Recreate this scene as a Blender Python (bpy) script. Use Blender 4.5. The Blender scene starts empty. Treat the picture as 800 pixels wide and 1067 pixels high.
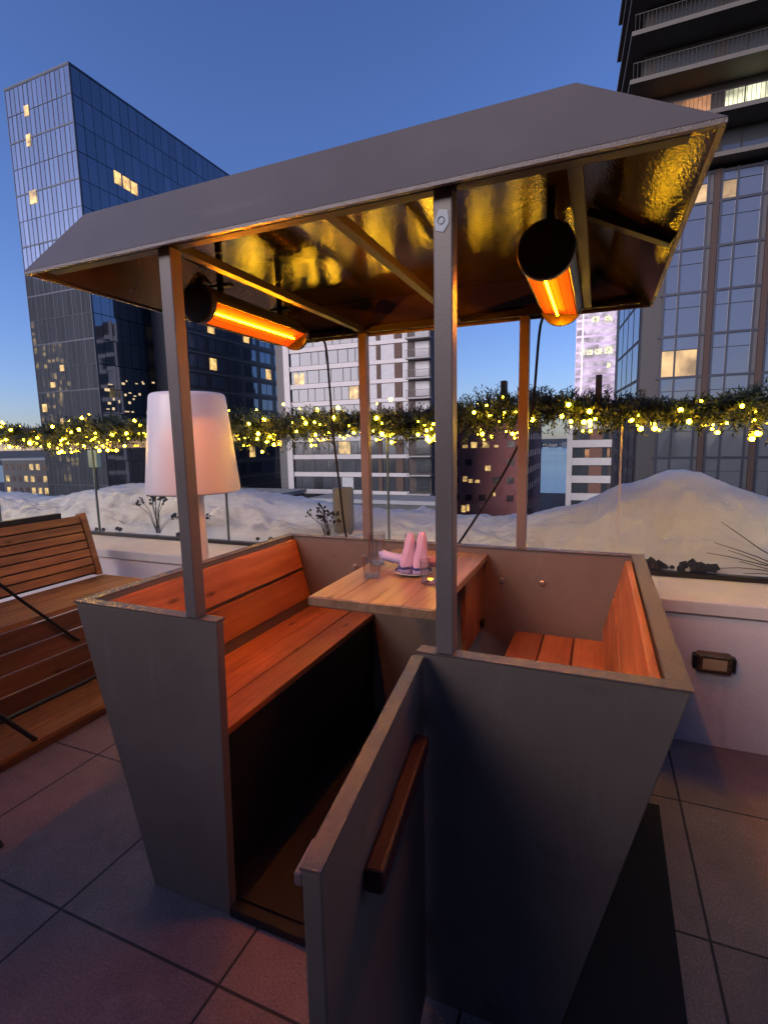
import bpy, bmesh, math, random
from mathutils import Vector, Matrix, noise
R = math.radians
rnd = random.Random(11)
S = bpy.context.scene
COL = S.collection

# ------------------------------------------------------------------ materials
MATS = {}
def nodes(name):
    m = bpy.data.materials.new(name); m.use_nodes = True
    nt = m.node_tree
    b = nt.nodes['Principled BSDF']
    MATS[name] = m
    return m, nt, b
def N(nt, t, **kw):
    n = nt.nodes.new(t)
    for k, v in kw.items():
        if k.startswith('i_'): n.inputs[k[2:].replace('_', ' ')].default_value = v
        else: setattr(n, k, v)
    return n
def L(nt, a, b): nt.links.new(a, b)
def c4(c): return (c[0], c[1], c[2], 1)

def mat(name, col, rough=.6, metal=0, var=.15, scale=6, bump=0, bscale=60, rvar=.08, spec=.5, island=0, col2=None):
    m, nt, b = nodes(name)
    tc = N(nt, 'ShaderNodeTexCoord')
    nz = N(nt, 'ShaderNodeTexNoise', i_Scale=scale, i_Detail=6.0, i_Roughness=.6)
    L(nt, tc.outputs['Object'], nz.inputs['Vector'])
    mx = N(nt, 'ShaderNodeMix', data_type='RGBA')
    lo = tuple(max(0, c * (1 - var)) for c in col); hi = tuple(c * (1 + var) for c in col)
    if col2: lo, hi = col, col2
    mx.inputs['A'].default_value = c4(lo); mx.inputs['B'].default_value = c4(hi)
    ramp = N(nt, 'ShaderNodeMapRange'); ramp.inputs['From Min'].default_value = .3; ramp.inputs['From Max'].default_value = .7
    L(nt, nz.outputs['Fac'], ramp.inputs['Value']); L(nt, ramp.outputs['Result'], mx.inputs['Factor'])
    out = mx.outputs['Result']
    if island:
        g = N(nt, 'ShaderNodeNewGeometry'); hs = N(nt, 'ShaderNodeHueSaturation')
        mr = N(nt, 'ShaderNodeMapRange'); mr.inputs['To Min'].default_value = 1 - island; mr.inputs['To Max'].default_value = 1 + island
        L(nt, g.outputs['Random Per Island'], mr.inputs['Value']); L(nt, mr.outputs['Result'], hs.inputs['Value'])
        L(nt, out, hs.inputs['Color']); out = hs.outputs['Color']
    L(nt, out, b.inputs['Base Color'])
    rr = N(nt, 'ShaderNodeMapRange'); rr.inputs['To Min'].default_value = max(.02, rough - rvar); rr.inputs['To Max'].default_value = min(1, rough + rvar)
    L(nt, nz.outputs['Fac'], rr.inputs['Value']); L(nt, rr.outputs['Result'], b.inputs['Roughness'])
    b.inputs['Metallic'].default_value = metal; b.inputs['Specular IOR Level'].default_value = spec
    if bump:
        n2 = N(nt, 'ShaderNodeTexNoise', i_Scale=bscale, i_Detail=4.0)
        L(nt, tc.outputs['Object'], n2.inputs['Vector'])
        bp = N(nt, 'ShaderNodeBump', i_Strength=bump, i_Distance=.01)
        L(nt, n2.outputs['Fac'], bp.inputs['Height']); L(nt, bp.outputs['Normal'], b.inputs['Normal'])
    return m

def wood(name, dark, light, axis='Y', rough=.5, scale=1.0, island=.22, gloss=.4):
    m, nt, b = nodes(name)
    tc = N(nt, 'ShaderNodeTexCoord'); g = N(nt, 'ShaderNodeNewGeometry')
    mp = N(nt, 'ShaderNodeMapping')
    sc = {'X': (1.1, 16, 16), 'Y': (16, 1.1, 16), 'Z': (16, 16, 1.1)}[axis]
    mp.inputs['Scale'].default_value = tuple(s * scale for s in sc)
    L(nt, tc.outputs['Object'], mp.inputs['Vector'])
    ad = N(nt, 'ShaderNodeVectorMath', operation='ADD'); cm = N(nt, 'ShaderNodeCombineXYZ')
    ml = N(nt, 'ShaderNodeMath', operation='MULTIPLY'); ml.inputs[1].default_value = 37
    L(nt, g.outputs['Random Per Island'], ml.inputs[0])
    for k in 'XYZ': L(nt, ml.outputs[0], cm.inputs[k])
    L(nt, mp.outputs[0], ad.inputs[0]); L(nt, cm.outputs[0], ad.inputs[1])
    n1 = N(nt, 'ShaderNodeTexNoise', i_Scale=1.3, i_Detail=8.0, i_Roughness=.62, i_Distortion=.7)
    L(nt, ad.outputs[0], n1.inputs['Vector'])
    n3 = N(nt, 'ShaderNodeTexNoise', i_Scale=2.2, i_Detail=3.0)
    L(nt, tc.outputs['Object'], n3.inputs['Vector'])
    mp2 = N(nt, 'ShaderNodeMapping'); mp2.inputs['Scale'].default_value = {'X': (1, 3.2, 3.2), 'Y': (3.2, 1, 3.2), 'Z': (3.2, 3.2, 1)}[axis]
    ad2 = N(nt, 'ShaderNodeVectorMath', operation='ADD'); L(nt, tc.outputs['Object'], mp2.inputs['Vector'])
    L(nt, mp2.outputs[0], ad2.inputs[0]); L(nt, cm.outputs[0], ad2.inputs[1])
    kn = N(nt, 'ShaderNodeTexVoronoi', i_Scale=2.6); L(nt, ad2.outputs[0], kn.inputs['Vector'])
    kr = N(nt, 'ShaderNodeMapRange'); kr.inputs['From Min'].default_value = .03; kr.inputs['From Max'].default_value = .13
    kr.inputs['To Min'].default_value = .3; kr.inputs['To Max'].default_value = 1
    L(nt, kn.outputs['Distance'], kr.inputs['Value'])
    mr = N(nt, 'ShaderNodeMapRange'); mr.inputs['From Min'].default_value = .32; mr.inputs['From Max'].default_value = .68
    L(nt, n1.outputs['Fac'], mr.inputs['Value'])
    mx = N(nt, 'ShaderNodeMix', data_type='RGBA'); mx.inputs['A'].default_value = c4(dark); mx.inputs['B'].default_value = c4(light)
    L(nt, mr.outputs['Result'], mx.inputs['Factor'])
    mk = N(nt, 'ShaderNodeMix', data_type='RGBA', blend_type='MULTIPLY'); mk.inputs['Factor'].default_value = 1
    L(nt, mx.outputs['Result'], mk.inputs['A']); L(nt, kr.outputs['Result'], mk.inputs['B'])
    hs = N(nt, 'ShaderNodeHueSaturation'); mv = N(nt, 'ShaderNodeMapRange')
    mv.inputs['To Min'].default_value = 1 - island; mv.inputs['To Max'].default_value = 1 + island
    L(nt, g.outputs['Random Per Island'], mv.inputs['Value'])
    mw = N(nt, 'ShaderNodeMath', operation='MULTIPLY'); m3 = N(nt, 'ShaderNodeMapRange')
    m3.inputs['From Min'].default_value = .3; m3.inputs['From Max'].default_value = .7; m3.inputs['To Min'].default_value = .75; m3.inputs['To Max'].default_value = 1.2
    L(nt, n3.outputs['Fac'], m3.inputs['Value']); L(nt, mv.outputs[0], mw.inputs[0]); L(nt, m3.outputs[0], mw.inputs[1])
    L(nt, mw.outputs[0], hs.inputs['Value']); L(nt, mk.outputs['Result'], hs.inputs['Color'])
    L(nt, hs.outputs['Color'], b.inputs['Base Color'])
    b.inputs['Roughness'].default_value = rough; b.inputs['Specular IOR Level'].default_value = gloss
    bp = N(nt, 'ShaderNodeBump', i_Strength=.25, i_Distance=.004); L(nt, n1.outputs['Fac'], bp.inputs['Height']); L(nt, bp.outputs[0], b.inputs['Normal'])
    return m

def emit(name, col, strength, vary=0):
    m, nt, b = nodes(name)
    b.inputs['Base Color'].default_value = c4((.02, .02, .02)); b.inputs['Roughness'].default_value = .4
    b.inputs['Emission Color'].default_value = c4(col); b.inputs['Emission Strength'].default_value = strength
    if vary:
        tc = N(nt, 'ShaderNodeTexCoord'); nz = N(nt, 'ShaderNodeTexNoise', i_Scale=vary, i_Detail=3.0)
        oi = N(nt, 'ShaderNodeObjectInfo'); ad = N(nt, 'ShaderNodeVectorMath', operation='ADD')
        L(nt, tc.outputs['Object'], ad.inputs[0]); L(nt, oi.outputs['Location'], ad.inputs[1])
        L(nt, ad.outputs[0], nz.inputs['Vector'])
        mr = N(nt, 'ShaderNodeMapRange'); mr.inputs['From Min'].default_value = .35; mr.inputs['From Max'].default_value = .65
        mr.inputs['To Min'].default_value = strength * .35; mr.inputs['To Max'].default_value = strength * 1.5
        L(nt, nz.outputs['Fac'], mr.inputs['Value']); L(nt, mr.outputs[0], b.inputs['Emission Strength'])
    return m

def glass_pane(name, tint, refl=1.0, rough=0.0, ior=1.5):
    m, nt, b = nodes(name)
    nt.nodes.remove(b); o = nt.nodes['Material Output']
    t = N(nt, 'ShaderNodeBsdfTransparent'); t.inputs['Color'].default_value = c4(tint)
    g = N(nt, 'ShaderNodeBsdfGlossy'); g.inputs['Roughness'].default_value = rough
    lw = N(nt, 'ShaderNodeLayerWeight'); lw.inputs['Blend'].default_value = .5
    f = N(nt, 'ShaderNodeMath', operation='POWER'); f.inputs[1].default_value = 5.0; L(nt, lw.outputs['Facing'], f.inputs[0])
    ml = N(nt, 'ShaderNodeMath', operation='MULTIPLY_ADD'); ml.inputs[1].default_value = .9 * refl; ml.inputs[2].default_value = (.035 if refl < 2 else .045) * refl
    mx = N(nt, 'ShaderNodeMixShader')
    L(nt, f.outputs[0], ml.inputs[0]); L(nt, ml.outputs[0], mx.inputs['Fac']); L(nt, t.outputs[0], mx.inputs[1]); L(nt, g.outputs[0], mx.inputs[2])
    L(nt, mx.outputs[0], o.inputs['Surface'])
    return m

def facade_glass(name, col, rough=.06, metal=.55, island=.3, spec=.8):
    m, nt, b = nodes(name)
    g = N(nt, 'ShaderNodeNewGeometry'); hs = N(nt, 'ShaderNodeHueSaturation')
    hs.inputs['Color'].default_value = c4(col)
    mr = N(nt, 'ShaderNodeMapRange'); mr.inputs['To Min'].default_value = 1 - island; mr.inputs['To Max'].default_value = 1 + island
    L(nt, g.outputs['Random Per Island'], mr.inputs['Value']); L(nt, mr.outputs[0], hs.inputs['Value'])
    L(nt, hs.outputs[0], b.inputs['Base Color'])
    b.inputs['Roughness'].default_value = rough; b.inputs['Metallic'].default_value = metal; b.inputs['Specular IOR Level'].default_value = spec
    return m

def paver_mat():
    m, nt, b = nodes('paver_concrete')
    tc = N(nt, 'ShaderNodeTexCoord'); sp = N(nt, 'ShaderNodeSeparateXYZ'); L(nt, tc.outputs['Object'], sp.inputs[0])
    def cell(out, off, size):
        a = N(nt, 'ShaderNodeMath', operation='SUBTRACT'); a.inputs[1].default_value = off; L(nt, out, a.inputs[0])
        d = N(nt, 'ShaderNodeMath', operation='DIVIDE'); d.inputs[1].default_value = size; L(nt, a.outputs[0], d.inputs[0])
        fr = N(nt, 'ShaderNodeMath', operation='FRACT'); L(nt, d.outputs[0], fr.inputs[0])
        fl = N(nt, 'ShaderNodeMath', operation='FLOOR'); L(nt, d.outputs[0], fl.inputs[0])
        pp = N(nt, 'ShaderNodeMath', operation='PINGPONG'); pp.inputs[1].default_value = .5; L(nt, fr.outputs[0], pp.inputs[0])
        return pp.outputs[0], fl.outputs[0]
    px, fx = cell(sp.outputs['X'], -.235, .6875); py, fy = cell(sp.outputs['Y'], -.2, .69)
    mn = N(nt, 'ShaderNodeMath', operation='MINIMUM'); L(nt, px, mn.inputs[0]); L(nt, py, mn.inputs[1])
    j = N(nt, 'ShaderNodeMapRange'); j.inputs['From Min'].default_value = .0045; j.inputs['From Max'].default_value = .0085
    L(nt, mn.outputs[0], j.inputs['Value'])
    cm = N(nt, 'ShaderNodeCombineXYZ'); L(nt, fx, cm.inputs[0]); L(nt, fy, cm.inputs[1])
    wn = N(nt, 'ShaderNodeTexWhiteNoise'); L(nt, cm.outputs[0], wn.inputs['Vector'])
    nz = N(nt, 'ShaderNodeTexNoise', i_Scale=3.0, i_Detail=9.0, i_Roughness=.7); L(nt, tc.outputs['Object'], nz.inputs['Vector'])
    n2 = N(nt, 'ShaderNodeTexNoise', i_Scale=140.0, i_Detail=2.0); L(nt, tc.outputs['Object'], n2.inputs['Vector'])
    v = N(nt, 'ShaderNodeMath', operation='MULTIPLY_ADD'); v.inputs[1].default_value = .22; v.inputs[2].default_value = .86
    L(nt, wn.outputs['Value'], v.inputs[0])
    v2 = N(nt, 'ShaderNodeMapRange'); v2.inputs['From Min'].default_value = .3; v2.inputs['From Max'].default_value = .7; v2.inputs['To Min'].default_value = .72; v2.inputs['To Max'].default_value = 1.2
    L(nt, nz.outputs['Fac'], v2.inputs['Value'])
    v3 = N(nt, 'ShaderNodeMapRange'); v3.inputs['From Min'].default_value = .3; v3.inputs['From Max'].default_value = .7; v3.inputs['To Min'].default_value = .7; v3.inputs['To Max'].default_value = 1.25
    L(nt, n2.outputs['Fac'], v3.inputs['Value'])
    a = N(nt, 'ShaderNodeMath', operation='MULTIPLY'); L(nt, v.outputs[0], a.inputs[0]); L(nt, v2.outputs[0], a.inputs[1])
    a2 = N(nt, 'ShaderNodeMath', operation='MULTIPLY'); L(nt, a.outputs[0], a2.inputs[0]); L(nt, v3.outputs[0], a2.inputs[1])
    hs = N(nt, 'ShaderNodeHueSaturation'); hs.inputs['Color'].default_value = (.25, .172, .15, 1); L(nt, a2.outputs[0], hs.inputs['Value'])
    mx = N(nt, 'ShaderNodeMix', data_type='RGBA'); mx.inputs['A'].default_value = (.02, .018, .018, 1)
    L(nt, hs.outputs[0], mx.inputs['B']); L(nt, j.outputs[0], mx.inputs['Factor'])
    L(nt, mx.outputs['Result'], b.inputs['Base Color']); b.inputs['Roughness'].default_value = .62
    bp = N(nt, 'ShaderNodeBump', i_Strength=.6, i_Distance=.006)
    hh = N(nt, 'ShaderNodeMath', operation='MULTIPLY_ADD'); hh.inputs[1].default_value = .12; L(nt, n2.outputs['Fac'], hh.inputs[0]); L(nt, j.outputs[0], hh.inputs[2])
    L(nt, hh.outputs[0], bp.inputs['Height']); L(nt, bp.outputs[0], b.inputs['Normal'])
    return m

def snow_mat():
    m, nt, b = nodes('snow')
    tc = N(nt, 'ShaderNodeTexCoord')
    n1 = N(nt, 'ShaderNodeTexNoise', i_Scale=2.0, i_Detail=6.0); L(nt, tc.outputs['Object'], n1.inputs['Vector'])
    n2 = N(nt, 'ShaderNodeTexNoise', i_Scale=26.0, i_Detail=9.0, i_Roughness=.7); L(nt, tc.outputs['Object'], n2.inputs['Vector'])
    mr = N(nt, 'ShaderNodeMapRange'); mr.inputs['From Min'].default_value = .3; mr.inputs['From Max'].default_value = .62
    L(nt, n1.outputs['Fac'], mr.inputs['Value'])
    mx = N(nt, 'ShaderNodeMix', data_type='RGBA'); mx.inputs['A'].default_value = (.82, .80, .78, 1); mx.inputs['B'].default_value = (.93, .92, .91, 1)
    L(nt, mr.outputs[0], mx.inputs['Factor']); L(nt, mx.outputs['Result'], b.inputs['Base Color'])
    b.inputs['Roughness'].default_value = .8; b.inputs['Specular IOR Level'].default_value = .2
    bp = N(nt, 'ShaderNodeBump', i_Strength=.5, i_Distance=.04); L(nt, n2.outputs['Fac'], bp.inputs['Height']); L(nt, bp.outputs[0], b.inputs['Normal'])
    return m

PAINT = mat('charcoal_paint', (.185, .143, .117), .42, 0, .16, 2.2, .1, 240, .12, .45)
def scuff(m, col, amount, sc):
    nt = m.node_tree; b = nt.nodes['Principled BSDF']; src = b.inputs['Base Color'].links[0].from_socket
    tc = N(nt, 'ShaderNodeTexCoord'); mp = N(nt, 'ShaderNodeMapping'); mp.inputs['Scale'].default_value = sc
    n = N(nt, 'ShaderNodeTexNoise', i_Scale=1.0, i_Detail=9.0, i_Roughness=.72, i_Distortion=.4)
    L(nt, tc.outputs['Object'], mp.inputs['Vector']); L(nt, mp.outputs[0], n.inputs['Vector'])
    mr = N(nt, 'ShaderNodeMapRange'); mr.inputs['From Min'].default_value = .58; mr.inputs['From Max'].default_value = .74; mr.inputs['To Max'].default_value = amount
    L(nt, n.outputs['Fac'], mr.inputs['Value'])
    mx = N(nt, 'ShaderNodeMix', data_type='RGBA'); mx.inputs['B'].default_value = c4(col)
    L(nt, mr.outputs[0], mx.inputs['Factor']); L(nt, src, mx.inputs['A']); L(nt, mx.outputs['Result'], b.inputs['Base Color'])
scuff(PAINT, (.30, .26, .23), .42, (9, 9, 1.6)); scuff(PAINT, (.05, .045, .04), .5, (3, 3, 5))
POSTP = mat('post_paint', (.19, .155, .138), .4, 0, .12, 5, .08, 220, .1, .45)
ROOFP = mat('roof_paint', (.14, .119, .108), .42, 0, .1, 2.5, .05, 120, .08, .5)
scuff(ROOFP, (.26, .23, .21), .35, (1.5, 7, 7))
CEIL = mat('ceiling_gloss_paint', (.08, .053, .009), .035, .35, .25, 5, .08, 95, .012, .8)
RIMP = mat('worn_rim_paint', (.15, .115, .1), .24, .1, .08, 45, .25, 260, .02, .6)
BLACK = mat('black_metal', (.015, .014, .014), .4, .2, .3, 10)
RUBBER = mat('black_rubber', (.005, .005, .006), .85, 0, .3, 30, .3, 160)
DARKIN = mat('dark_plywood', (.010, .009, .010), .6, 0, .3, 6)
PINE = wood('stained_pine', (.36, .10, .036), (.62, .225, .08), 'Y', .42)
PINEZ = wood('stained_pine_upright', (.24, .09, .035), (.45, .19, .075), 'Z', .45)
TABLEW = wood('tabletop_pine', (.30, .155, .08), (.50, .30, .17), 'Y', .32, 1, .12, .5)
REDW = wood('dark_red_timber', (.042, .010, .008), (.09, .02, .014), 'Y', .42)
TEAK = wood('weathered_teak', (.23, .095, .032), (.45, .21, .072), 'Y', .5)
TEAKD = wood('dark_teak', (.10, .04, .018), (.19, .08, .035), 'Y', .5)
WALLW = mat('white_render', (.74, .66, .66), .7, 0, .06, 2.5, .25, 90); scuff(WALLW, (.42, .36, .34), .45, (4, 4, 2))
CAPW = mat('pale_stone_cap', (.68, .63, .58), .6, 0, .08, 5, .1, 60)
LAMPW = mat('white_polyethylene', (.82, .73, .73), .35, 0, .02, 3)
SNOW = snow_mat()
PAVER = paver_mat(); scuff(PAVER, (.42, .36, .34), .32, (7, 7, 7)); scuff(PAVER, (.07, .05, .045), .55, (2.3, 2.3, 2.3))
GLASSR = glass_pane('railing_glass', (.88, .9, .9), 1.0)
TUMBLER = glass_pane('tumbler_glass', (.95, .95, .95), 2.4, .02)
CHROME = mat('satin_steel', (.6, .58, .56), .3, .9, .05, 10)
BRONZE = mat('aged_bronze', (.2, .13, .07), .35, .8, .3, 20)
NEEDLE = mat('fir_needles', (.018, .035, .014), .6, 0, .5, 9, island=.5)
TWIG = mat('dry_twig', (.05, .035, .025), .8, 0, .3, 20)
PINKN = mat('pink_napkin', (.78, .5, .66), .85, 0, .08, 14, .2, 300)
LILAC = mat('lilac_napkin', (.66, .58, .82), .85, 0, .08, 14, .2, 300)
PORC = mat('white_porcelain', (.75, .74, .72), .2, 0, .03, 10)
BLUEP = mat('blue_glaze', (.05, .06, .22), .25, 0, .3, 60)
CONC = mat('concrete', (.28, .27, .25), .8, 0, .15, 8, .3, 50)
ORANGE = emit('glowing_reflector', (1, .075, .003), 1.05)
ORANGE.node_tree.nodes['Principled BSDF'].inputs['Specular IOR Level'].default_value = 0
TUBE = emit('heater_tube', (1, .25, .0006), 620)
BULB = emit('fairy_light', (1, .53, .013), 110)
WARM = emit('warm_window', (1, .62, .22), .95, .9)
WARMD = emit('dim_orange_window', (.8, .33, .12), .55, .9)
COOLW = emit('white_window', (.95, .93, .6), 1.0, .9)
CITYL = emit('city_lights', (1, .72, .4), .9)

# ------------------------------------------------------------------ mesh builder
class MB:
    def __init__(s): s.v = []; s.f = []
    def add(s, vs, fs):
        o = len(s.v); s.v += [tuple(v) for v in vs]; s.f += [tuple(i + o for i in f) for f in fs]; return s
    def box(s, x0, x1, y0, y1, z0, z1):
        return s.add([(x0, y0, z0), (x1, y0, z0), (x1, y1, z0), (x0, y1, z0), (x0, y0, z1), (x1, y0, z1), (x1, y1, z1), (x0, y1, z1)],
                     [(0, 3, 2, 1), (4, 5, 6, 7), (0, 1, 5, 4), (1, 2, 6, 5), (2, 3, 7, 6), (3, 0, 4, 7)])
    def bar(s, p, q, w, h=None, up=(0, 0, 1)):
        h = h or w; p, q = Vector(p), Vector(q); d = (q - p).normalized(); up = Vector(up)
        if abs(d.dot(up)) > .98: up = Vector((0, 1, 0))
        a = d.cross(up).normalized() * w / 2; b = a.normalized().cross(d).normalized() * h / 2
        vs = [c + i * a + j * b for c in (p, q) for i, j in ((-1, -1), (1, -1), (1, 1), (-1, 1))]
        return s.add(vs, [(0, 1, 2, 3), (7, 6, 5, 4), (0, 4, 5, 1), (1, 5, 6, 2), (2, 6, 7, 3), (3, 7, 4, 0)])
    def prism_xz(s, poly, y0, y1):
        n = len(poly); vs = [(x, y0, z) for x, z in poly] + [(x, y1, z) for x, z in poly]
        return s.add(vs, [tuple(range(n)), tuple(range(2 * n - 1, n - 1, -1))] + [(i, i + n, (i + 1) % n + n, (i + 1) % n) for i in range(n)])
    def prism_xy(s, poly, z0, z1):
        n = len(poly); vs = [(x, y, z0) for x, y in poly] + [(x, y, z1) for x, y in poly]
        return s.add(vs, [tuple(range(n))[::-1], tuple(range(n, 2 * n))] + [(i, (i + 1) % n, (i + 1) % n + n, i + n) for i in range(n)])
    def tube(s, pts, rs, n=12, cap=True):
        pts = [Vector(p) for p in pts]
        if not isinstance(rs, (list, tuple)): rs = [rs] * len(pts)
        rings = []; prev = None
        for i, p in enumerate(pts):
            d = (pts[min(i + 1, len(pts) - 1)] - pts[max(i - 1, 0)]).normalized()
            a = prev - d * prev.dot(d) if prev else d.orthogonal()
            if a.length < 1e-5: a = d.orthogonal()
            a.normalize(); prev = a; b = d.cross(a)
            rings.append([p + rs[i] * (math.cos(2 * math.pi * k / n) * a + math.sin(2 * math.pi * k / n) * b) for k in range(n)])
        vs = [v for r in rings for v in r]; fs = []
        for i in range(len(pts) - 1):
            fs += [(i * n + k, i * n + (k + 1) % n, (i + 1) * n + (k + 1) % n, (i + 1) * n + k) for k in range(n)]
        if cap: fs += [tuple(range(n))[::-1], tuple(range(len(vs) - n, len(vs)))]
        return s.add(vs, fs)
    def lathe(s, prof, c=(0, 0, 0), n=32):
        vs = []; fs = []
        for r, z in prof: vs += [(c[0] + r * math.cos(2 * math.pi * k / n), c[1] + r * math.sin(2 * math.pi * k / n), c[2] + z) for k in range(n)]
        for i in range(len(prof) - 1):
            fs += [(i * n + k, i * n + (k + 1) % n, (i + 1) * n + (k + 1) % n, (i + 1) * n + k) for k in range(n)]
        return s.add(vs, fs)
    def obj(s, name, m, parent=None, smooth=False, bevel=0, recalc=True):
        me = bpy.data.meshes.new(name); me.from_pydata(s.v, [], s.f)
        if recalc:
            bm = bmesh.new(); bm.from_mesh(me); bmesh.ops.recalc_face_normals(bm, faces=bm.faces); bm.to_mesh(me); bm.free()
        if smooth:
            me.polygons.foreach_set('use_smooth', [True] * len(me.polygons))
            if smooth != 2: me.set_sharp_from_angle(angle=R(40))
        me.materials.append(m)
        o = bpy.data.objects.new(name, me); COL.objects.link(o)
        if parent: put(o, parent)
        if bevel:
            b = o.modifiers.new('edge', 'BEVEL'); b.width = bevel; b.segments = 2; b.limit_method = 'ANGLE'; b.angle_limit = R(40)
        return o
def wloc(o):
    p = Vector(o.location)
    while o.parent: o = o.parent; p += Vector(o.location)
    return p
def put(o, parent):
    o.parent = parent; o.location = Vector(o.location) - wloc(parent)
def thing(name, label, cat, loc=(0, 0, 0), group=None):
    o = bpy.data.objects.new(name, None); COL.objects.link(o); o.location = loc; o.empty_display_size = .1
    return tag(o, label, cat, group)
def tag(o, label, cat, group=None):
    o['label'] = label; o['category'] = cat
    if group: o['group'] = group
    return o
def struct(o, kind='structure', label=None, cat=None):
    o['kind'] = kind
    o['label'] = label or o.name.replace('_', ' '); o['category'] = cat or o.name.split('_')[-1]
    return o
def dup(o, loc, parent=None, label=None):
    c = o.copy(); COL.objects.link(c); c.parent = None; c.location = loc
    if parent: put(c, parent)
    if label: c['label'] = label
    return c

# ------------------------------------------------------------------ camera
cd = bpy.data.cameras.new('camera'); cam = bpy.data.objects.new('camera', cd); COL.objects.link(cam)
cd.sensor_fit = 'HORIZONTAL'; cd.sensor_width = 36; cd.lens = 534.66 / 800 * 36; cd.clip_start = .02; cd.clip_end = 12000
yaw, pit, rol = -.3969, .1389, -.0203
fw = Vector((math.sin(yaw) * math.cos(pit), math.cos(yaw) * math.cos(pit), -math.sin(pit)))
ri = Vector((math.cos(yaw), -math.sin(yaw), 0)); up = ri.cross(fw)
r2 = math.cos(rol) * ri + math.sin(rol) * up; u2 = -math.sin(rol) * ri + math.cos(rol) * up
M = Matrix((r2, u2, -fw)).transposed().to_4x4(); M.translation = (.7589, -1.2163, 1.6023)
cam.matrix_world = M
S.camera = cam

# ------------------------------------------------------------------ world and view
W = bpy.data.worlds.new('World'); S.world = W; W.use_nodes = True
nt = W.node_tree; bg = nt.nodes['Background']
sky = nt.nodes.new('ShaderNodeTexSky'); sky.sky_type = 'NISHITA'; sky.sun_disc = False
SUN_EL, SUN_ROT = R(10.5), R(228)
sky.sun_elevation = SUN_EL; sky.sun_rotation = SUN_ROT; sky.air_density = 1.0; sky.dust_density = .4; sky.ozone_density = 3.2
wb = nt.nodes.new('ShaderNodeMix'); wb.data_type = 'RGBA'; wb.blend_type = 'MULTIPLY'; wb.inputs['Factor'].default_value = 1; wb.inputs['B'].default_value = (1.0, .99, 1.46, 1)
nt.links.new(sky.outputs[0], wb.inputs['A']); nt.links.new(wb.outputs['Result'], bg.inputs['Color']); bg.inputs['Strength'].default_value = .15
sl = bpy.data.lights.new('sun', 'SUN'); sl.energy = 4.2; sl.angle = R(40); sl.color = (1, .84, .80)
so = bpy.data.objects.new('sun', sl); COL.objects.link(so)
sdir = Vector((-.37, -.885, .27)); so.rotation_euler = sdir.to_track_quat('Z', 'Y').to_euler(); so.location = (-20, -40, 40)
S.view_settings.view_transform = 'Standard'; S.view_settings.look = 'None'; S.view_settings.exposure = 0; S.view_settings.gamma = 1
S.cycles.use_denoising = True
try: S.cycles.denoiser = 'OPENIMAGEDENOISE'
except Exception: pass
S.cycles.max_bounces = 8; S.cycles.diffuse_bounces = 3; S.cycles.glossy_bounces = 4; S.cycles.transparent_max_bounces = 16
S.cycles.sample_clamp_indirect = 6; S.cycles.caustics_reflective = False; S.cycles.caustics_refractive = False

bm = bmesh.new(); bmesh.ops.create_icosphere(bm, subdivisions=2, radius=1)
ICO = ([v.co.copy() for v in bm.verts], [tuple(v.index for v in f.verts) for f in bm.faces]); bm.free()

# ------------------------------------------------------------------ terrace setting
struct(MB().box(-7, 6, -6, 1.70, -.3, 0).obj('terrace_floor', PAVER), label='grey square concrete pavers of the roof terrace', cat='floor')
struct(MB().box(-9, 9, 1.78, 5.15, -3, .50).obj('roof_ground', DARKIN), label='dark planted roof beyond the glass railing', cat='ground')

ph = thing('penthouse', 'dark clad penthouse building standing behind the terrace', 'building', (0, -6, 0))  # added out of view to hold skylight back from the terrace
MB().box(-9, 9, -12, -5.5, 0, 4.0).obj('wall', mat('penthouse_cladding', (.05, .042, .04), .7), ph)
MB().box(3.6, 9, -5.498, 1.0, 0, 3.8).obj('side_wing', MATS['penthouse_cladding'], ph)  # unseen block added to cut the light coming from the right
pw = thing('parapet_wall', 'low white rendered parapet wall with pale cap carrying the glass railing', 'wall', (0, 1.72, 0))
MB().box(-7, 6, 1.705, 1.77, -.02, .70).obj('wall', WALLW, pw)
MB().box(-7, 6, 1.675, 2.19, .702, .77).obj('cap', CAPW, pw, bevel=.006)

rl_t = thing('glass_railing', 'glass railing of clear panels with a black base channel on the parapet cap', 'railing', (0, 2.16, .773))
MB().box(-7, 6, 2.135, 2.185, .773, .80).obj('base_channel', BLACK, rl_t)
seams = [-6.49, -5.03, -3.57, -2.06, -.62, .88, 2.36, 3.8]
for i in range(7):
    MB().box(seams[i] + .006, seams[i + 1] - .006, 2.152, 2.166, .801, 1.74).obj('glass_panel', GLASSR, rl_t)
edge = mat('glass_edge', (.62, .6, .56), .4, 0, .05); edged = mat('glass_edge_green', (.10, .13, .12), .3, 0, .05)
for k, x_ in enumerate(seams[:7]):
    MB().box(x_ - .0055, x_ + .0055, 2.150, 2.168, .801, 1.74).obj('joint_strip', edge if k == 5 else edged, rl_t)
MB().tube([(-7, 2.16, 1.77), (6, 2.16, 1.77)], .022, 10).obj('handrail', BLACK, rl_t, smooth=True)
for x in (.188, .743):
    MB().box(x - .018, x + .018, 2.13, 2.19, 1.795, 1.96).obj('rail_bracket', BLACK, rl_t, bevel=.004)

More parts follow.
